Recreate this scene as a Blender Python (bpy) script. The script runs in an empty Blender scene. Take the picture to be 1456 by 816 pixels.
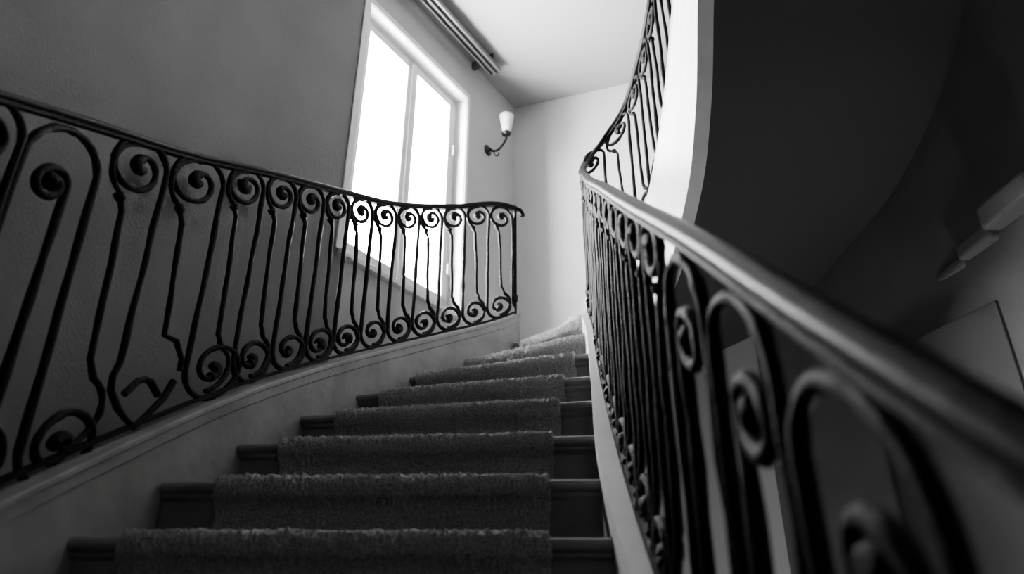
import bpy, math, random
from mathutils import Vector, noise
random.seed(3)
D=bpy.data; C=bpy.context; scene=C.scene
coll=scene.collection

# ---------------------------------------------------------------- materials
def mat(name,col,rough=.6,metal=0,bump=0,bscale=60,var=0,vscale=4,spec=.5,coat=0,stain=None):
    m=D.materials.new(name); m.use_nodes=True
    nt=m.node_tree; b=nt.nodes['Principled BSDF']
    b.inputs['Base Color'].default_value=(col,col,col,1)
    b.inputs['Roughness'].default_value=rough
    b.inputs['Metallic'].default_value=metal
    b.inputs['Specular IOR Level'].default_value=spec
    b.inputs['Coat Weight'].default_value=coat
    tc=nt.nodes.new('ShaderNodeTexCoord')
    if bump:
        n=nt.nodes.new('ShaderNodeTexNoise'); n.inputs['Scale'].default_value=bscale
        n.inputs['Detail'].default_value=6
        nt.links.new(tc.outputs['Object'],n.inputs['Vector'])
        bp=nt.nodes.new('ShaderNodeBump'); bp.inputs['Strength'].default_value=bump
        bp.inputs['Distance'].default_value=.01
        nt.links.new(n.outputs['Fac'],bp.inputs['Height']); nt.links.new(bp.outputs['Normal'],b.inputs['Normal'])
    if var:
        n=nt.nodes.new('ShaderNodeTexNoise'); n.inputs['Scale'].default_value=vscale
        n.inputs['Detail'].default_value=5
        nt.links.new(tc.outputs['Object'],n.inputs['Vector'])
        r=nt.nodes.new('ShaderNodeValToRGB')
        a=max(0,col-var); c=min(1,col+var)
        r.color_ramp.elements[0].position=.3; r.color_ramp.elements[1].position=.7
        r.color_ramp.elements[0].color=(a,a,a,1); r.color_ramp.elements[1].color=(c,c,c,1)
        nt.links.new(n.outputs['Fac'],r.inputs['Fac']); nt.links.new(r.outputs['Color'],b.inputs['Base Color'])
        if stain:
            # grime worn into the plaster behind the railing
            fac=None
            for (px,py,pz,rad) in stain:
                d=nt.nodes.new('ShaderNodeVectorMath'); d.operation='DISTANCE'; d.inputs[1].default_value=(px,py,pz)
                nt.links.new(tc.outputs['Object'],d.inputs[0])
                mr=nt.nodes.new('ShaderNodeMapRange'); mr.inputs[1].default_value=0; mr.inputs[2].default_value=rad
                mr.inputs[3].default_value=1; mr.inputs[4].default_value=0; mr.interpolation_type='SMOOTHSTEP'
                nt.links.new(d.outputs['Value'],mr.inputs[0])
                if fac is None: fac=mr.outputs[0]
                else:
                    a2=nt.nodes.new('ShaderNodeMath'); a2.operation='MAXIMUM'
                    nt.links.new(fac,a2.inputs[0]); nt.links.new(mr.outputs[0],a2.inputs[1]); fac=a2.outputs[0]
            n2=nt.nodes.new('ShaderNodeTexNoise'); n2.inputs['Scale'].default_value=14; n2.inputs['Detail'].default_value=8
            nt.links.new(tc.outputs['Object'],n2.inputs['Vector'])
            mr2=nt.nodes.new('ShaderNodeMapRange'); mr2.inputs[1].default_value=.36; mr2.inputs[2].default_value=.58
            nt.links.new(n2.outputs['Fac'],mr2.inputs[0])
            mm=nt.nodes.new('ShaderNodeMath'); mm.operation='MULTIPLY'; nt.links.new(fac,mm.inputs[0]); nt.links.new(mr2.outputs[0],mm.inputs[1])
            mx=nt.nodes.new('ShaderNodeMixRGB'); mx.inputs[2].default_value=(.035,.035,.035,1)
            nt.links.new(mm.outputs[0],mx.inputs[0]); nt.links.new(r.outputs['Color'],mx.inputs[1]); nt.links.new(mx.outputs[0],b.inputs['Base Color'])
    return m
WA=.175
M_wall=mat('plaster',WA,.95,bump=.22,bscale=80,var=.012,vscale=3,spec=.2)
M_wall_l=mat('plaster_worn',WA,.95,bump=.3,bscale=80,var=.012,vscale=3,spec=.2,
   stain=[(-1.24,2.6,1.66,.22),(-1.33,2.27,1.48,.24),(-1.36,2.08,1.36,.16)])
M_wall_w=mat('plaster_window_lit',.38,.95,bump=.15,bscale=80,var=.015,vscale=3,spec=.2)  # same plaster, toned up to paint in light bounced around the window
M_wall_far=mat('plaster_far_lit',.55,.95,bump=.12,bscale=80,var=.015,vscale=3,spec=.2)  # lit copy of the plaster: window brightness put into the far wall's colour
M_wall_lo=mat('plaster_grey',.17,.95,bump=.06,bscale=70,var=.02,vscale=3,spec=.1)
M_ceil=mat('ceiling_paint',.28,.9,bump=.1,bscale=60)
M_trim=mat('white_paint',.8,.5,bump=.12,bscale=30,var=.05,vscale=9)
M_string=mat('stringer_paint',.24,.6,bump=.25,bscale=25,var=.05,vscale=7,spec=.3)
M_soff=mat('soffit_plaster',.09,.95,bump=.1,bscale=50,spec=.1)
M_iron=mat('wrought_iron',.004,.65,metal=0,bump=.5,bscale=120,spec=.13)
M_rail=mat('handrail_wood',.008,.42,spec=.10,bump=.05,bscale=40)
M_stone=mat('step_wood',.15,.55,bump=.15,bscale=30,var=.03,vscale=12,spec=.3)
M_carpet=mat('carpet_wool',.43,1,bump=1,bscale=350,var=.2,vscale=160,spec=.1)
M_dark=mat('dark_door_paint',.06,.6)
M_brass=mat('aged_metal',.02,.35,metal=.8)
M_shade=mat('opal_glass',.8,.3)
M_floor=mat('floor_stone',.08,.5,var=.03,vscale=3)
mg=D.materials.new('window_glass'); mg.use_nodes=True
nt=mg.node_tree; nt.nodes.clear()
o=nt.nodes.new('ShaderNodeOutputMaterial'); mx=nt.nodes.new('ShaderNodeMixShader'); tr=nt.nodes.new('ShaderNodeBsdfTransparent'); gl=nt.nodes.new('ShaderNodeBsdfGlossy')
gl.inputs['Roughness'].default_value=.02; mx.inputs[0].default_value=.05
nt.links.new(tr.outputs[0],mx.inputs[1]); nt.links.new(gl.outputs[0],mx.inputs[2]); nt.links.new(mx.outputs[0],o.inputs[0])

# ---------------------------------------------------------------- helpers
def mesh(name,vs,fs,m,parent=None,smooth=False,bevel=0):
    me=D.meshes.new(name); me.from_pydata([tuple(v) for v in vs],[],fs); me.materials.append(m)
    import bmesh
    bm=bmesh.new(); bm.from_mesh(me); bmesh.ops.recalc_face_normals(bm,faces=bm.faces); bm.to_mesh(me); bm.free()
    if smooth:
        for p in me.polygons: p.use_smooth=True
    ob=D.objects.new(name,me); coll.objects.link(ob)
    if parent: ob.parent=parent
    if bevel:
        md=ob.modifiers.new('bevel','BEVEL'); md.width=bevel; md.segments=3; md.limit_method='ANGLE'
    return ob
def empty(name):
    e=D.objects.new(name,None); coll.objects.link(e); e.empty_display_size=.1; return e
def loft(name,secs,m,parent=None,closed=True,caps=True,smooth=False,bevel=0):
    n=len(secs[0]); vs=[p for s in secs for p in s]; fs=[]
    for i in range(len(secs)-1):
        for j in range(n if closed else n-1):
            a=i*n+j; b=i*n+(j+1)%n
            fs.append((a,b,b+n,a+n))
    if caps and closed:
        fs.append(tuple(range(n-1,-1,-1))); k=(len(secs)-1)*n; fs.append(tuple(range(k,k+n)))
    return mesh(name,vs,fs,m,parent,smooth,bevel)
def boxf(name,O,ax,s0,s1,d0,d1,z0,z1,m,parent=None,bevel=0):
    """box in a wall frame: O origin(2d), ax=(u,n)"""
    u,n=ax; vs=[]
    for z in (z0,z1):
        for s,d in ((s0,d0),(s1,d0),(s1,d1),(s0,d1)):
            vs.append((O[0]+u[0]*s+n[0]*d,O[1]+u[1]*s+n[1]*d,z))
    return mesh(name,vs,[(3,2,1,0),(4,5,6,7),(0,1,5,4),(1,2,6,5),(2,3,7,6),(3,0,4,7)],m,parent,bevel=bevel)
def tubes(name,splines,m,parent=None,res=3,forged=0):
    """splines: list of (points, radius); forged = hammered irregularity"""
    cu=D.curves.new(name,'CURVE'); cu.dimensions='3D'; cu.bevel_depth=1; cu.bevel_resolution=res; cu.use_fill_caps=True
    for si,(pts,r) in enumerate(splines):
        sp=cu.splines.new('POLY'); sp.points.add(len(pts)-1)
        for i,p in enumerate(pts):
            rr=r; q=Vector(p)
            if forged:
                w=noise.noise_vector(q*7+Vector((si*3.1,0,0)))*forged
                q=q+w; rr=r*(1+.28*noise.noise(q*38+Vector((0,si*1.7,0))))
            sp.points[i].co=(q[0],q[1],q[2],1); sp.points[i].radius=rr
    tmp=D.objects.new(name+'_c',cu); coll.objects.link(tmp)
    C.view_layer.update()
    me=D.meshes.new_from_object(tmp.evaluated_get(C.evaluated_depsgraph_get())); D.objects.remove(tmp)
    me.materials.clear(); me.materials.append(m)
    for p in me.polygons: p.use_smooth=True
    ob=D.objects.new(name,me); coll.objects.link(ob); ob.parent=parent
    return ob
def crom(rows,n=16):
    out=[]
    for i in range(len(rows)-1):
        p0=rows[max(i-1,0)];p1=rows[i];p2=rows[i+1];p3=rows[min(i+2,len(rows)-1)]
        def ch(a,b): return max(1e-4,math.dist(a[:3],b[:3]))
        d01,d12,d23=ch(p0,p1),ch(p1,p2),ch(p2,p3)
        for k in range(n):
            t=k/n; r=[]
            for a,b,c,d in zip(p0,p1,p2,p3):
                s12=(c-b)/d12
                s01=(b-a)/d01 if i>0 else s12
                s23=(d-c)/d23 if i+2<len(rows) else s12
                m1=(s01*d12+s12*d01)/(d01+d12)*d12; m2=(s12*d23+s23*d12)/(d12+d23)*d12
                h00=2*t**3-3*t*t+1;h10=t**3-2*t*t+t;h01=-2*t**3+3*t*t;h11=t**3-t*t
                r.append(h00*b+h10*m1+h01*c+h11*m2)
            out.append(r)
    out.append(list(rows[-1])); return out
class Path:
    def __init__(s,rows,n=16):
        s.p=crom(rows,n); s.L=[0]
        for a,b in zip(s.p,s.p[1:]): s.L.append(s.L[-1]+math.hypot(b[0]-a[0],b[1]-a[1]))
        s.len=s.L[-1]
    def at(s,d):
        d=min(max(d,0),s.len); lo,hi=0,len(s.L)-1
        while hi-lo>1:
            mid=(lo+hi)//2
            if s.L[mid]<=d: lo=mid
            else: hi=mid
        t=(d-s.L[lo])/max(1e-9,s.L[hi]-s.L[lo])
        return [a+(b-a)*t for a,b in zip(s.p[lo],s.p[hi])]
    def tan(s,d):
        a=s.at(d-.01);b=s.at(d+.01); v=Vector((b[0]-a[0],b[1]-a[1])); return v.normalized()
    def s_at_y(s,y):
        for i,p in enumerate(s.p):
            if p[1]>=y: return s.L[i]
        return s.len

# ---------------------------------------------------------------- paths
# outer rail: x,y,z of string top, z of handrail
OUT=Path([(-1.17,-1.2,-1.44,-.40),(-1.17,0,-.71,.32),(-1.15,1.0,-.10,.93),(-1.13,1.45,.17,1.165),(-1.08,1.9,.42,1.38),
 (-.97,2.3,.66,1.58),(-.83,2.7,.88,1.76),(-.62,3.1,1.10,1.93),(-.35,3.45,1.31,2.13),(-.04,3.70,1.5,2.29),(.02,3.735,1.54,2.29)])
# inner rail: x,y,zb,zr,wL,bx,by,bz
IN=Path([(.27,-1.15,-1.56,-.90,.045,.27,-1.15,-1.72),(.27,0,-.86,-.19,.045,.27,0,-1.3),(.27,.357,-.63,.078,.045,.27,.357,-1.1),
 (.27,.514,-.53,.198,.045,.27,.514,-1.0),(.275,.86,-.32,.468,.045,.275,.86,-.75),(.285,1.38,0,.853,.05,.285,1.38,-.4),(.31,1.96,.38,1.28,.065,.31,1.96,0),
 (.35,2.6,.87,1.735,.04,.35,2.6,.45),(.385,2.95,1.14,1.99,.04,.385,2.95,.75),(.41,3.3,1.42,2.28,.04,.41,3.3,1.05),
 (.455,3.42,1.54,2.43,.04,.455,3.42,1.2),(.55,3.47,1.66,2.59,.04,.55,3.49,1.28),(.68,3.38,1.80,2.75,.04,.70,3.42,1.36),
 (.75,3.13,1.93,2.91,.04,.80,3.2,1.46),(.78,2.8,2.13,3.07,.04,.85,2.78,1.70),(.80,2.4,2.53,3.46,.04,.85,2.4,2.0),
 (.80,2.0,2.93,3.86,.04,.81,2.02,2.36),(.80,1.5,3.35,4.28,.04,.8,1.5,2.8),(.80,1.05,3.68,4.6,.04,.8,1.05,3.2)])

# ---------------------------------------------------------------- steps
Z0=.143; R=.17
steps={}
lo_out=[(-1.10,1.72),(-.99,1.985),(-.92,2.29),(-.81,2.586),(-.70,2.90),(-.55,3.21),(-.36,3.55),(-.10,3.80)]
lo_in=[(.25,1.74),(.25,1.946),(.27,2.156),(.30,2.365),(.33,2.617),(.37,2.82),(.385,3.055),(.41,3.246)]
for k in range(8): steps[k]=(lo_out[k],lo_in[k])
for k in range(-10,0): steps[k]=((-1.15,1.72+.28*k),(.25,1.74+.28*k))
up=[((.45,3.40),(.12,4.35)),((.61,3.44),(.75,4.42)),((.73,3.2),(1.5,4.15)),((.77,2.92),(1.85,3.8)),((.785,2.7),(1.98,3.3)),((.8,2.53),(2.05,2.95)),
 ((.8,2.36),(2.07,2.65)),((.8,2.2),(2.08,2.4)),((.8,2.04),(2.09,2.15)),((.8,1.8),(2.1,1.9)),((.8,1.55),(2.1,1.62)),((.8,1.3),(2.1,1.34)),((.8,1.05),(2.1,1.06))]
for i,(a,b) in enumerate(up): steps[8+i]=(b,a)
stair=empty('curved_staircase')
def V2(p): return Vector((p[0],p[1]))
KMAX=20
def stepquad(k):
    o,i=map(V2,steps[k]); 
    if k+1 in steps: o2,i2=map(V2,steps[k+1])
    else: o2,i2=o+Vector((0,-.28)),i+Vector((0,-.28))
    return o,i,o2,i2
for k in range(-10,KMAX+1):
    o,i,o2,i2=stepquad(k); z=Z0+R*k
    e=(i-o).normalized(); f=Vector((-e.y,e.x))    # forward direction (into tread)
    prof=[(.02,-.035),(.006,-.033),(-.002,-.026),(-.004,-.017),(0,-.007),(.008,-.001),(.02,0)]
    secs=[]
    for P in (o,i):
        s=[(P.x+f.x*a,P.y+f.y*a,z+b) for a,b in prof]
        Q=(o2 if P is o else i2)+f*.05
        s+= [(Q.x,Q.y,z),(Q.x,Q.y,z-.035)]
        secs.append(s)
    loft('tread_%d'%(k+11),secs,M_stone,stair)
    ro,ri=o+f*.025,i+f*.025
    zb=z-.035
    if k<8: zt=z-R-.16; q=[ro,ri,i2+f*.04,o2+f*.04]
    else:   zt=z-R-.005; q=[ro,ri,ri+f*.03,ro+f*.03]
    vs=[(p.x,p.y,zb) for p in q]+[(p.x,p.y,zt) for p in q]
    mesh('riser_%d'%(k+11),vs,[(0,1,2,3),(7,6,5,4),(0,4,5,1),(1,5,6,2),(2,6,7,3),(3,7,4,0)],M_stone,stair)
    vsec=[]
    for P in (o,i):
        vsec.append([(P.x+f.x*a,P.y+f.y*a,z+b) for a,b in ((.03,-.035),(.010,-.035),(.012,-.045),(.02,-.052),(.03,-.055))])
    loft('scotia_%d'%(k+11),vsec,M_stone,stair)

# carpet runner : one object, fuzzy pile made by real displacement
cv=[];cf=[]
fr={5:(.10,.90),6:(.03,.97)}
for k in range(-10,KMAX+1):
    o,i,o2,i2=stepquad(k); z=Z0+R*k
    e=(i-o).normalized(); f=Vector((-e.y,e.x))
    a0,a1=fr.get(k,(.125,.885) if k<5 else (.03,.98))
    b0,b1=a0,a1
    near = -2<=k<=10
    NU=300 if near else 40
    th=.016
    pr=[(.022,-R+.004),(.020,-R+.03),(.019,-R+.06),(.018,-R+.085),(.016,-.075),(.006,-.062)]
    for q in range(0,15):
        a=math.radians(-70+11.5*q)
        pr.append((.006-.030*math.cos(a)*1.0+.006,-.020+.034*math.sin(a)))
    tn=5
    base=len(cv); W=len(pr)+tn
    for u in range(NU+1):
        t=u/NU; 
        P=o.lerp(i,a0+(a1-a0)*t); Q=o2.lerp(i2,b0+(b1-b0)*t)+f*.03
        col=[]
        for j,(a,b) in enumerate(pr): col.append(Vector((P.x+f.x*a,P.y+f.y*a,z+b)))
        s=col[-1]
        for j in range(1,tn+1):
            w=j/tn; col.append(Vector((s.x+(Q.x-s.x)*w,s.y+(Q.y-s.y)*w,z+th)))
        edge=min(t,1-t)*NU
        for j,p in enumerate(col):
            if near:
                amp=.012 if j>4 else .003
                nn=noise.noise(p*170)*amp+noise.noise(p*60)*amp*.5
                dirv=Vector((-f.x*.6,-f.y*.6,.8)) if j>7 else Vector((-f.x,-f.y,0))
                p=p+dirv*nn
            if edge<1:  p=p+Vector((f.x*.01,f.y*.01,-.012))
            cv.append(p)
    for u in range(NU):
        for j in range(W-1):
            a=base+u*W+j; cf.append((a,a+W,a+W+1,a+1))
mesh('carpet_runner',cv,cf,M_carpet,None,smooth=True).parent=stair

# ---------------------------------------------------------------- stringers / soffit
def nrm(P,s):
    t=P.tan(s); return Vector((t.y,-t.x))     # right side of travel
secs=[];N=90
for a in range(N+1):
    s=OUT.len*a/N; x,y,zb,zr=OUT.at(s); n=nrm(OUT,s)
    def q(d,z): return (x+n.x*d,y+n.y*d,z)
    secs.append([q(.064,zb-.006),q(.065,zb-.018),q(.06,zb-.022),q(.06,zb-.055),q(.055,zb-.06),q(.055,zb-.6),q(-.07,zb-.6),q(-.07,zb),q(.060,zb)])
loft('stringer_outer',secs,M_string,stair)
secs=[];N=160
for a in range(N+1):
    s=IN.len*a/N; x,y,zb,zr,wl,bx,by,bz=IN.at(s); n=nrm(IN,s)
    secs.append([(x+n.x*.04,y+n.y*.04,zb),(x+n.x*.048,y+n.y*.048,zb-.02),(x+n.x*.04,y+n.y*.04,zb-.04),(bx+n.x*.04,by+n.y*.04,bz-.02),
                 (bx-n.x*.03,by-n.y*.03,bz-.01),(x-n.x*wl,y-n.y*wl,zb-.05),(x-n.x*wl,y-n.y*wl,zb)])
loft('stringer_inner',secs,M_trim,stair)
S=[((.36,2.6,.45),(-.5,3.0,.45)),((.40,3.05,.8),(-.1,3.7,.8)),((.42,3.3,1.09),(.1,4.4,1.1)),((.53,3.5,1.30),(.6,4.45,1.25)),((.70,3.43,1.39),(1.2,4.25,1.42)),((.80,3.22,1.48),(1.66,4.06,1.6)),
 ((.84,3.0,1.60),(1.83,3.78,1.72)),((.85,2.75,1.75),(1.93,3.47,1.83)),((.85,2.5,1.95),(2.02,3.0,1.97)),((.85,2.3,2.12),(2.06,2.55,2.2)),
 ((.81,2.05,2.38),(2.08,2.25,2.46)),((.8,1.6,2.75),(2.1,1.7,2.9)),((.8,1.05,3.25),(2.1,1.1,3.35))]
SP=crom([tuple(a)+tuple(b) for a,b in S],8)
secs=[]
for r in SP:
    a=Vector(r[:3]);b=Vector(r[3:]); row=[a.lerp(b,t/8) for t in range(9)]
    secs.append([tuple(p) for p in row]+[(p.x,p.y,p.z+.03) for p in reversed(row)])
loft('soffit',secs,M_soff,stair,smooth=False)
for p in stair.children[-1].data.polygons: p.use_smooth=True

# ---------------------------------------------------------------- ironwork
def mapper(P,s0,zk=.45):
    b0=P.at(s0); H0=b0[3]-b0[2]-.05
    def f(u,v):
        s=s0+u; b=P.at(s); H=b[3]-b[2]-.05
        zs=b[2]+.03+v*H; zu=b0[2]+.03+v*H0
        return (b[0],b[1],zu*zk+zs*(1-zk))
    return f,H0
def arc(cx,cv,r0,r1,a0,a1,n=18,e=1.0):
    o=[]
    for i in range(n+1):
        t=i/n; a=math.radians(a0+(a1-a0)*t); r=r0+(r1-r0)*t
        o.append((cx+r*math.cos(a),cv+e*r*math.sin(a)))
    return o
def rv(Rr,Pd): return min(Rr,.074+max(0,Pd-.18)*.3)
def unitA(P,s0,Pd,r,out,kr=.45,heart=0,pl=None):
    """bar at u=0 : long S with scrolls; plus kinked keyhole stem at u=-Pd/2.
       heart=1: this bar's lower loop is the pointed leaf; heart=2: this unit's stem closes that leaf"""
    f,H=mapper(P,s0,.35); Rr=kr*Pd; Rv=rv(Rr,Pd); e=Rv/Rr
    ct=H-Rv-.010; cb=Rv+.010
    ts=470+random.uniform(-60,60); bs=650+random.uniform(-60,60); k1=random.uniform(.24,.34); k2=random.uniform(.22,.32)
    top=[(0,ct)]+arc(-Rr,ct,Rr,Rr,0,180,16,e)[1:]+arc(-Rr,ct,Rr*.98,Rr*k1,180,ts,28,e)[1:]
    if heart==1:
        w=2*Rr
        bot=[(0,cb+.10),(-.012,cb+.06),(-.006,cb+.02),(w*.14,cb-.03),(w*.32,cb-Rv*.7),(w*.5,.008),(w*.7,cb-Rv*.65),(w*.92,cb-.02),(w*1.03,cb+.03)]
        q=[(w*.20,cb+.005),(w*.38,cb+.04),(w*.5,cb+.045),(w*.62,cb+.035),(w*.80,cb-.01)]
        out.append(([f(u,v/H) for u,v in q],r*1.1))
    else:
        bot=[(0,cb)]+arc(Rr,cb,Rr,Rr,180,360,16,e)[1:]+arc(Rr,cb,Rr*.98,Rr*k2,360,bs,28,e)[1:]
    mid=[(0,cb+.11+(ct-cb-.11)*i/10) for i in range(0,10)]
    pts=list(reversed(bot))+mid+top
    out.append(([f(u,v/H) for u,v in pts],r))
    for (cx,c,ang,kk) in ((-Rr,ct,ts,k1),(Rr,cb,bs,k2)):
        if heart==1 and c==cb: continue
        q=arc(cx,c,Rr*kk,Rr*.05,ang-20,ang+200,8,e); out.append(([f(u,v/H) for u,v in q],r*1.75))
    g,H=mapper(P,s0-Pd/2,.35); ct=H-Rv-.010; cb=Rv+.010
    cx=Pd/2-Rr; dx=-.06*Pd
    top=arc(cx,ct,Rr,Rr,95,238,14,e)+[(cx-Rr*.40,ct-Rv*1.10),(dx-.012,ct-Rv*1.22),(dx,ct-Rv*1.45)]
    bot=[(-u,H-v) for u,v in top]
    if heart==2:
        bot=[(Rr*2.06-Pd/2,cb+.03),(Rr*2.02-Pd/2,cb+.07),(Rr*1.7-Pd/2,cb+Rv*1.3),(-dx,cb+Rv*1.5)]
    mid=[(dx*(1-2*i/8),ct-Rv*1.45+((cb+Rv*1.45)-(ct-Rv*1.45))*i/8) for i in range(1,8)]
    pts=top+mid+list(reversed(bot))
    out.append(([g(u,v/H) for u,v in pts],r*.92))
    # forged collar where the stem meets the loop
    c1=g(cx-Rr*.40,(ct-Rv*1.08)/H); c2=g(cx-Rr*.55,(ct-Rv*.9)/H)
    out.append(([c2,c1],r*1.5))
def unitB(P,s0,Pd,r,out,pn=0):
    f,H=mapper(P,s0,.35); m=.016; Ra=Pd/2-m; c=Pd/2; ct=H-Ra*.95-.008
    Rb=.058
    pts=list(reversed([(m,Rb+.012)]+arc(m+Rb,Rb+.012,Rb,Rb,180,360,16)[1:]+arc(m+Rb,Rb+.012,Rb,Rb*.28,360,720,26)[1:]))
    pts+=[(m,Rb+.012+(ct-Rb)*i/8) for i in range(1,8)]
    pts+=[(u,ct+(v-ct)*.95) for u,v in arc(c,ct,Ra,Ra,180,0,24)]
    if pn:
        Rr=.45*pn; Rv=rv(Rr,pn); e=Rv/Rr; cb=Rv+.010
        pts+=[(Pd-m+(m)*i/8,ct+(cb-ct)*i/8) for i in range(1,9)]
        pts+=arc(Pd+Rr,cb,Rr,Rr,180,360,16,e)[1:]+arc(Pd+Rr,cb,Rr*.98,Rr*.26,360,720,28,e)[1:]
        q=arc(Pd+Rr,cb,Rr*.26,Rr*.05,0,220,8,e); out.append(([f(u,v/H) for u,v in q],r*1.6))
    else:
        pts+=[(Pd-m,ct*(1-i/8)) for i in range(1,9)]
    out.append(([f(u,v/H) for u,v in pts],r))
    q=arc(m+Rb,Rb+.012,Rb*.28,Rb*.05,0,200,8); out.append(([f(u,v/H) for u,v in q],r*1.6))
    # stem with large C-scroll head
    Rs=.046; hv=H-Ra-.055; sx=c+.030
    st=[(sx,.19),(sx+.012,.165),(m+2*Rb+.004,Rb+.03)]
    st=list(reversed(st))+[(sx,.19+(hv-.19)*i/6) for i in range(1,7)]
    st+=arc(sx-Rs,hv,Rs,Rs,0,180,12)[1:]+arc(sx-Rs,hv,Rs,Rs*.32,180,470,20)[1:]
    out.append(([f(u,v/H) for u,v in st],r*1.05))
    q=arc(sx-Rs,hv,Rs*.32,0,90,250,6); out.append(([f(u,v/H) for u,v in q],r*1.8))
def railing(name,P,units,r,s_a,s_b,kind):
    root=empty(name); out=[]
    for un in units:
        if un[0]=='A': unitA(P,un[1],un[2],r,out,heart=un[3] if len(un)>3 else 0)
        else: unitB(P,un[1],un[2],r*1.08,out,un[3] if len(un)>3 else 0)
    tubes('scroll_balusters',out,M_iron,root,res=2,forged=.0045)
    n=int((s_b-s_a)/.03)
    def bar(nm,fz,w,h,m,prof=None,bev=0):
        secs=[]
        for i in range(n+1):
            s=s_a+(s_b-s_a)*i/n; b=P.at(s); nn=nrm(P,s); z=fz(b)
            pf=prof or [(-w/2,-h/2),(w/2,-h/2),(w/2,h/2),(-w/2,h/2)]
            secs.append([(b[0]+nn.x*d,b[1]+nn.y*d,z+e) for d,e in pf])
        return loft(nm,secs,m,root,smooth=prof is not None)
    bar('bottom_bar',lambda b:b[2]+.022,.026,.012,M_iron)
    bar('core_bar',lambda b:b[3]-.026,.028,.012,M_iron)
    return root,bar
# outer units
units=[];s=OUT.len-.02
PL=[.175]*8+[.19,.20,.21,.27,.25]
for i,p in enumerate(PL):
    units.append(('A',s,p,{12:1,11:2}.get(i,0))); s-=p
s-=.27; units.append(('B',s,.27,.25))
while s>.4:
    units.append(('A',s,.25)); s-=.25
r1,bar=railing('outer_stair_railing',OUT,units,.0097,.1,OUT.len,0)
bar('handrail',lambda b:b[3]-.012,0,0,M_rail,[(.022*math.cos(a),.014*math.sin(a)) for a in [math.pi*2*i/14 for i in range(14)]])
e=OUT.at(OUT.len)
tubes('end_post',[([(e[0],e[1],e[2]-.01),(e[0],e[1],e[3]-.02)],.010),
  ([(e[0],e[1],e[3]-.012),(e[0]+.03,e[1]+.01,e[3]-.02),(e[0]+.045,e[1]+.015,e[3]-.045),(e[0]+.046,e[1]+.015,e[3]-.06)],.016)],M_rail,r1)
# inner units
units=[];s=IN.s_at_y(1.10)
sB=s
while sB>.3:
    sB-=.23; units.append(('B',sB,.23))
s+=.16
while s<IN.len-.1:
    p=.16 if s<IN.s_at_y(3.3) else .2
    units.append(('A',s,p)); s+=p
r2,bar=railing('inner_stair_railing',IN,units,.0103,.1,IN.len-.02,1)
hp=[]
for i in range(20):
    a=math.pi*2*i/20; hp.append((.022*math.cos(a),.021*math.sin(a)))
bar('handrail',lambda b:b[3]-.002,0,0,M_rail,hp)

# ---------------------------------------------------------------- room shell
ZF=-1.727; ZC=3.81; ZT=5.8
O=(-.89,3.15); L=math.hypot(.48,.78); u=(.48/L,.78/L); n=(.78/L,-.48/L); AX=(u,n)
W0,W1=0.0,1.05; ZB,ZTp=1.66,3.42; CS=1.74
def joinparts(name,parts):
    root=empty(name)
    for p in parts: p.parent=root
    return root
joinparts('wall_window_side',[
 boxf('pier_near',O,AX,-.6,W0,-.28,0,ZF,ZT,M_wall),
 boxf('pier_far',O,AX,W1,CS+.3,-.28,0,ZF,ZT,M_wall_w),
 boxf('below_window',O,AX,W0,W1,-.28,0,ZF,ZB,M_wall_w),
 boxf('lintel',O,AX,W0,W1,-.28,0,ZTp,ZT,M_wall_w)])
def wallstrip(name,pts,z0,z1,m,th=.25):
    P=Path([(a,b,0) for a,b in pts],6); secs=[]
    for q in range(61):
        s=P.len*q/60; x,y,_=P.at(s); t=P.tan(s); nx,ny=-t.y,t.x   # left side outward
        secs.append([(x,y,z0),(x+nx*th,y+ny*th,z0),(x+nx*th,y+ny*th,z1),(x,y,z1)])
    ob=loft(name,secs,m,None,smooth=True)
    md=ob.modifiers.new('edges','EDGE_SPLIT'); md.split_angle=math.radians(40)
    return ob
j=(O[0]-.6*u[0],O[1]-.6*u[1]); j2=(O[0]-.58*u[0],O[1]-.58*u[1])
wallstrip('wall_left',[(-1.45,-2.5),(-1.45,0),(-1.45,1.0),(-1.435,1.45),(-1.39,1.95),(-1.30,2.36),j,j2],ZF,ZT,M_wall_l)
cor=(O[0]+CS*u[0],O[1]+CS*u[1])
ub=(.9/.952,-.31/.952); nb=(-.31/.952,-.9/.952)
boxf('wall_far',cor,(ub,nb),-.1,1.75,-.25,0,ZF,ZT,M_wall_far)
wallstrip('wall_right',[(1.55,4.10),(1.66,4.02),(1.79,3.80),(1.9,3.47),(2.0,3.0),(2.04,2.55),(2.05,2.25),(2.08,1.7),(2.08,0),(2.08,-2.5)],ZF,ZT,M_wall_lo)
boxf('wall_rear',(-1.7,-2.5),((1,0),(0,-1)),0,4.1,0,.25,ZF,ZT,M_wall_lo)
boxf('floor',(-2.2,-2.8),((1,0),(0,1)),0,5,0,8.2,ZF-.2,ZF,M_floor)
ce=empty('ceiling')
for i,(x0,x1,y0,y1) in enumerate([(-2.2,.55,-2.8,3.0),(-2.2,2.6,3.0,5.2)]):
    b=boxf('slab_%d'%i,(0,0),((1,0),(0,1)),x0,x1,y0,y1,ZC,ZC+.25,M_ceil); b.parent=ce
boxf('ceiling_upper',(-2.2,-2.8),((1,0),(0,1)),0,5,0,8.2,ZT,ZT+.2,M_ceil)
boxf('upper_landing',(.76,-2.5),((1,0),(0,1)),0,1.3,0,3.3,3.45,3.71,M_ceil)
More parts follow.
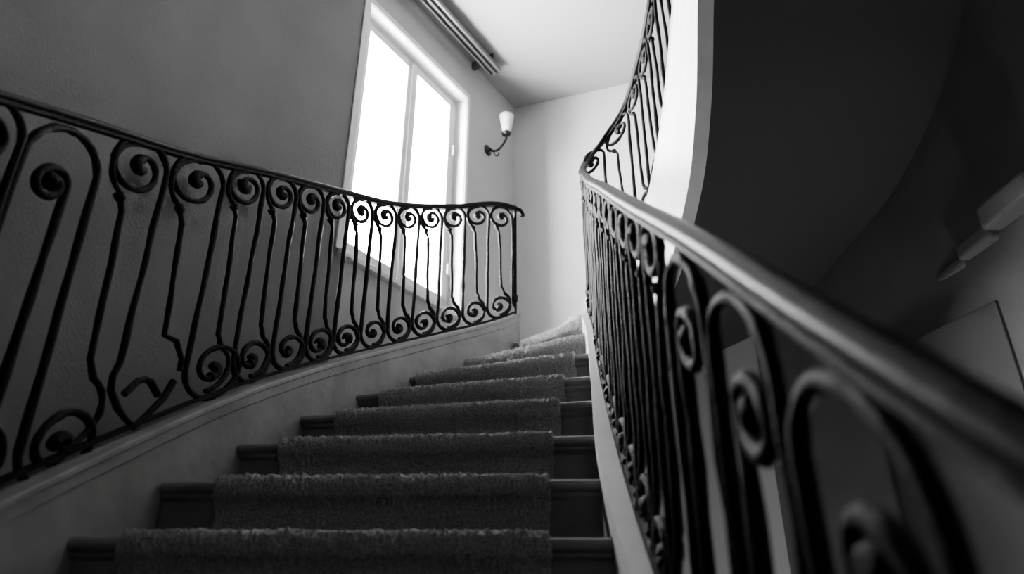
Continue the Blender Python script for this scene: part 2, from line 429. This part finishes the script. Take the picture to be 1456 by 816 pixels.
# plaster ledge between outer stringer and the walls
secs=[]
WL=Path([(-1.46,-1.2,0),(-1.46,0,0),(-1.46,1.2,0),(-1.43,1.7,0),(-1.36,2.25,0),(j[0]-.01,j[1],0),(O[0]-.01,O[1],0),(O[0]+.6*u[0],O[1]+.6*u[1],0),(O[0]+1.2*u[0],O[1]+1.2*u[1],0),(cor[0],cor[1],0)],10)
for q in range(61):
    s=OUT.len*q/60; b=OUT.at(s); w=WL.at(WL.len*q/60); zz=b[2]-.06
    secs.append([(b[0],b[1],zz),(w[0],w[1],zz),(w[0],w[1],zz-.6),(b[0],b[1],zz-.6)])
loft('plaster_ledge',secs,M_wall)

# window
w=empty('window_1')
def wb(nm,s0,s1,d0,d1,z0,z1,m=M_trim,bev=.004): return boxf(nm,O,AX,s0,s1,d0,d1,z0,z1,m,w,bev)
fd0,fd1=-.17,-.09
wb('frame_left',W0,W0+.055,fd0,fd1,ZB,ZTp); wb('frame_right',W1-.055,W1,fd0,fd1,ZB,ZTp)
wb('frame_top',W0,W1,fd0,fd1,ZTp-.055,ZTp); wb('frame_bottom',W0,W1,fd0,fd1,ZB,ZB+.06)
mid=(W0+W1)/2
for nm,a,b in (('sash_near',W0+.05,mid),('sash_far',mid,W1-.05)):
    z0,z1=ZB+.055,ZTp-.05; t=.05
    wb(nm+'_l',a,a+t,-.145,-.075,z0,z1); wb(nm+'_r',b-t,b,-.145,-.075,z0,z1)
    wb(nm+'_t',a,b,-.145,-.075,z1-t,z1); wb(nm+'_b',a,b,-.145,-.075,z0,z0+t+.02)
    wb(nm+'_glass',a+t-.01,b-t+.01,-.112,-.108,z0+t,z1-t,mg,0)
wb('astragal',mid-.018,mid+.018,-.08,-.06,ZB+.06,ZTp-.055)
for z in (1.95,2.9): 
    wb('hinge_%d'%int(z*100),W1-.065,W1-.045,-.08,-.055,z,z+.08)
wb('sill',W0-.03,W1+.03,-.09,.035,ZB-.035,ZB)
for nm,a,b,z0,z1 in (('l',W0-.05,W0,ZB,ZTp+.05),('r',W1,W1+.03,ZB,ZTp+.05),('t',W0-.05,W1+.03,ZTp,ZTp+.05)):
    boxf('architrave_'+nm,O,AX,a,b,0,.012,z0,z1,M_trim,w,.004)
for nm,a,b,z0,z1 in (('rl',W0-.001,W0+.006,ZB,ZTp),('rr',W1-.006,W1+.001,ZB,ZTp),('rt',W0,W1,ZTp-.006,ZTp+.001)):
    boxf('reveal_'+nm,O,AX,a,b,-.27,.004,z0,z1,M_trim,w)
# curtain track
ct=empty('curtain_track')
M_track=mat('track_metal',.10,.4,metal=.3)
for i,(d0,d1,z0,z1) in enumerate([(.10,.20,ZC-.075,ZC-.06),(.10,.118,ZC-.10,ZC-.06),(.14,.158,ZC-.10,ZC-.06),(.182,.20,ZC-.10,ZC-.06)]):
    boxf('channel_%d'%i,O,AX,-1.0,1.22,d0,d1,z0,z1,M_track,ct,.003)
for i,s in enumerate((-.8,.2,1.1)): boxf('bracket_%d'%i,O,AX,s,s+.03,0,.2,ZC-.06,ZC,M_track,ct)

# wall sconce
sc=empty('wall_sconce')
def wp(s,d,z): return Vector((O[0]+u[0]*s+n[0]*d,O[1]+u[1]*s+n[1]*d,z))
ss=(1.463)*L; zp=3.13
def lathe(nm,c,prof,m,axis=None,seg=28):
    ax=(axis or Vector((0,0,1))).normalized(); t=ax.orthogonal().normalized(); b=ax.cross(t)
    secs=[[tuple(c+ax*h+(t*math.cos(2*math.pi*i/seg)+b*math.sin(2*math.pi*i/seg))*r) for i in range(seg)] for r,h in prof]
    return loft(nm,secs,m,sc,smooth=True)
lathe('wall_plate',wp(ss,0,zp),[(.045,0),(.045,.008),(.035,.014),(.02,.02),(.012,.035),(.001,.036)],M_brass,Vector((n[0],n[1],0)))
arm=[]
for i in range(25):
    t=i/24; a=math.pi*t
    arm.append(wp(ss,.02+.15*t,zp-.05*math.sin(a)+.04*t+ .0))
arm+= [wp(ss,.172,zp+.06),wp(ss,.172,zp+.09)]
tubes('arm',[(arm,.009),([wp(ss,.06,zp-.035),wp(ss,.07,zp-.07),wp(ss,.09,zp-.085),wp(ss,.105,zp-.075),wp(ss,.1,zp-.062)],.005)],M_brass,sc)
cc=wp(ss,.172,zp+.07)
lathe('cup',cc,[(.001,0),(.018,.002),(.034,.012),(.038,.022),(.022,.03),(.018,.045),(.001,.046)],M_brass)
lathe('shade',cc,[(.001,.04),(.030,.041),(.036,.06),(.042,.10),(.050,.15),(.056,.185),(.053,.185),(.046,.15),(.038,.10),(.030,.06),(.001,.055)],M_shade)

# right-hand lower hall: dark flush door and stepped corbel
dr=empty('door_1'); 
A=Vector((2.035,2.62)); B=Vector((1.895,3.42)); dd=(B-A); DL=dd.length; ud=dd/DL; nd=Vector((-ud.y,ud.x))
AXD=((ud.x,ud.y),(nd.x,nd.y))
boxf('leaf',(A.x,A.y),AXD,0,DL,-.02,.012,ZF,1.15,M_dark,dr,.004)
boxf('knob',(A.x,A.y),AXD,.05,.08,.012,.05,-.72,-.69,M_brass,dr,.008)
co=empty('stepped_corbel')
for i,(y0,y1,z0,z1,d) in enumerate(((2.72,2.95,1.36,1.42,.03),(2.5,2.72,1.38,1.46,.05),(2.2,2.5,1.41,1.52,.075))):
    boxf('block_%d'%i,(2.04,0),((0,1),(-1,0)),y0,y1,-.06,d,z0,z1,M_wall_lo,co,.02)

# unseen globe added below the frame for the light rising from lower right
hl=empty('unseen_hall_light')
me_l=D.materials.new('added_light_glow'); me_l.use_nodes=True
bb=me_l.node_tree.nodes['Principled BSDF']; bb.inputs['Emission Color'].default_value=(1,1,1,1); bb.inputs['Emission Strength'].default_value=70
bpy.ops.mesh.primitive_uv_sphere_add(radius=.11,location=(1.76,2.2,-.28)); g=C.object; g.name='globe'; g.data.materials.append(me_l); g.parent=hl
for p in g.data.polygons: p.use_smooth=True
tubes('stem',[([(2.04,2.2,-.5),(1.9,2.2,-.55),(1.76,2.2,-.5),(1.76,2.2,-.37)],.012)],M_brass,hl)

# ---------------------------------------------------------------- light
wd=D.worlds.new('sky'); scene.world=wd; wd.use_nodes=True
wd.node_tree.nodes['Background'].inputs[0].default_value=(1,1,1,1)
wd.node_tree.nodes['Background'].inputs[1].default_value=200
pl=D.lights.new('window_portal','AREA'); pl.shape='RECTANGLE'; pl.size=1.05; pl.size_y=1.76; pl.cycles.is_portal=True
po=D.objects.new('window_portal',pl); coll.objects.link(po)
po.location=wp((W0+W1)/2,-.25,(ZB+ZTp)/2)
po.rotation_euler=Vector((n[0],n[1],0)).to_track_quat('-Z','Z').to_euler()

# ---------------------------------------------------------------- camera
cd=D.cameras.new('camera'); cam=D.objects.new('camera',cd); coll.objects.link(cam); scene.camera=cam
cd.sensor_width=36; cd.lens=23.98; cam.location=(0,0,0); cam.rotation_euler=(math.radians(90+24.8),0,0)
cd.clip_start=.02
cd.dof.use_dof=True; cd.dof.focus_distance=3.0; cd.dof.aperture_fstop=1.9
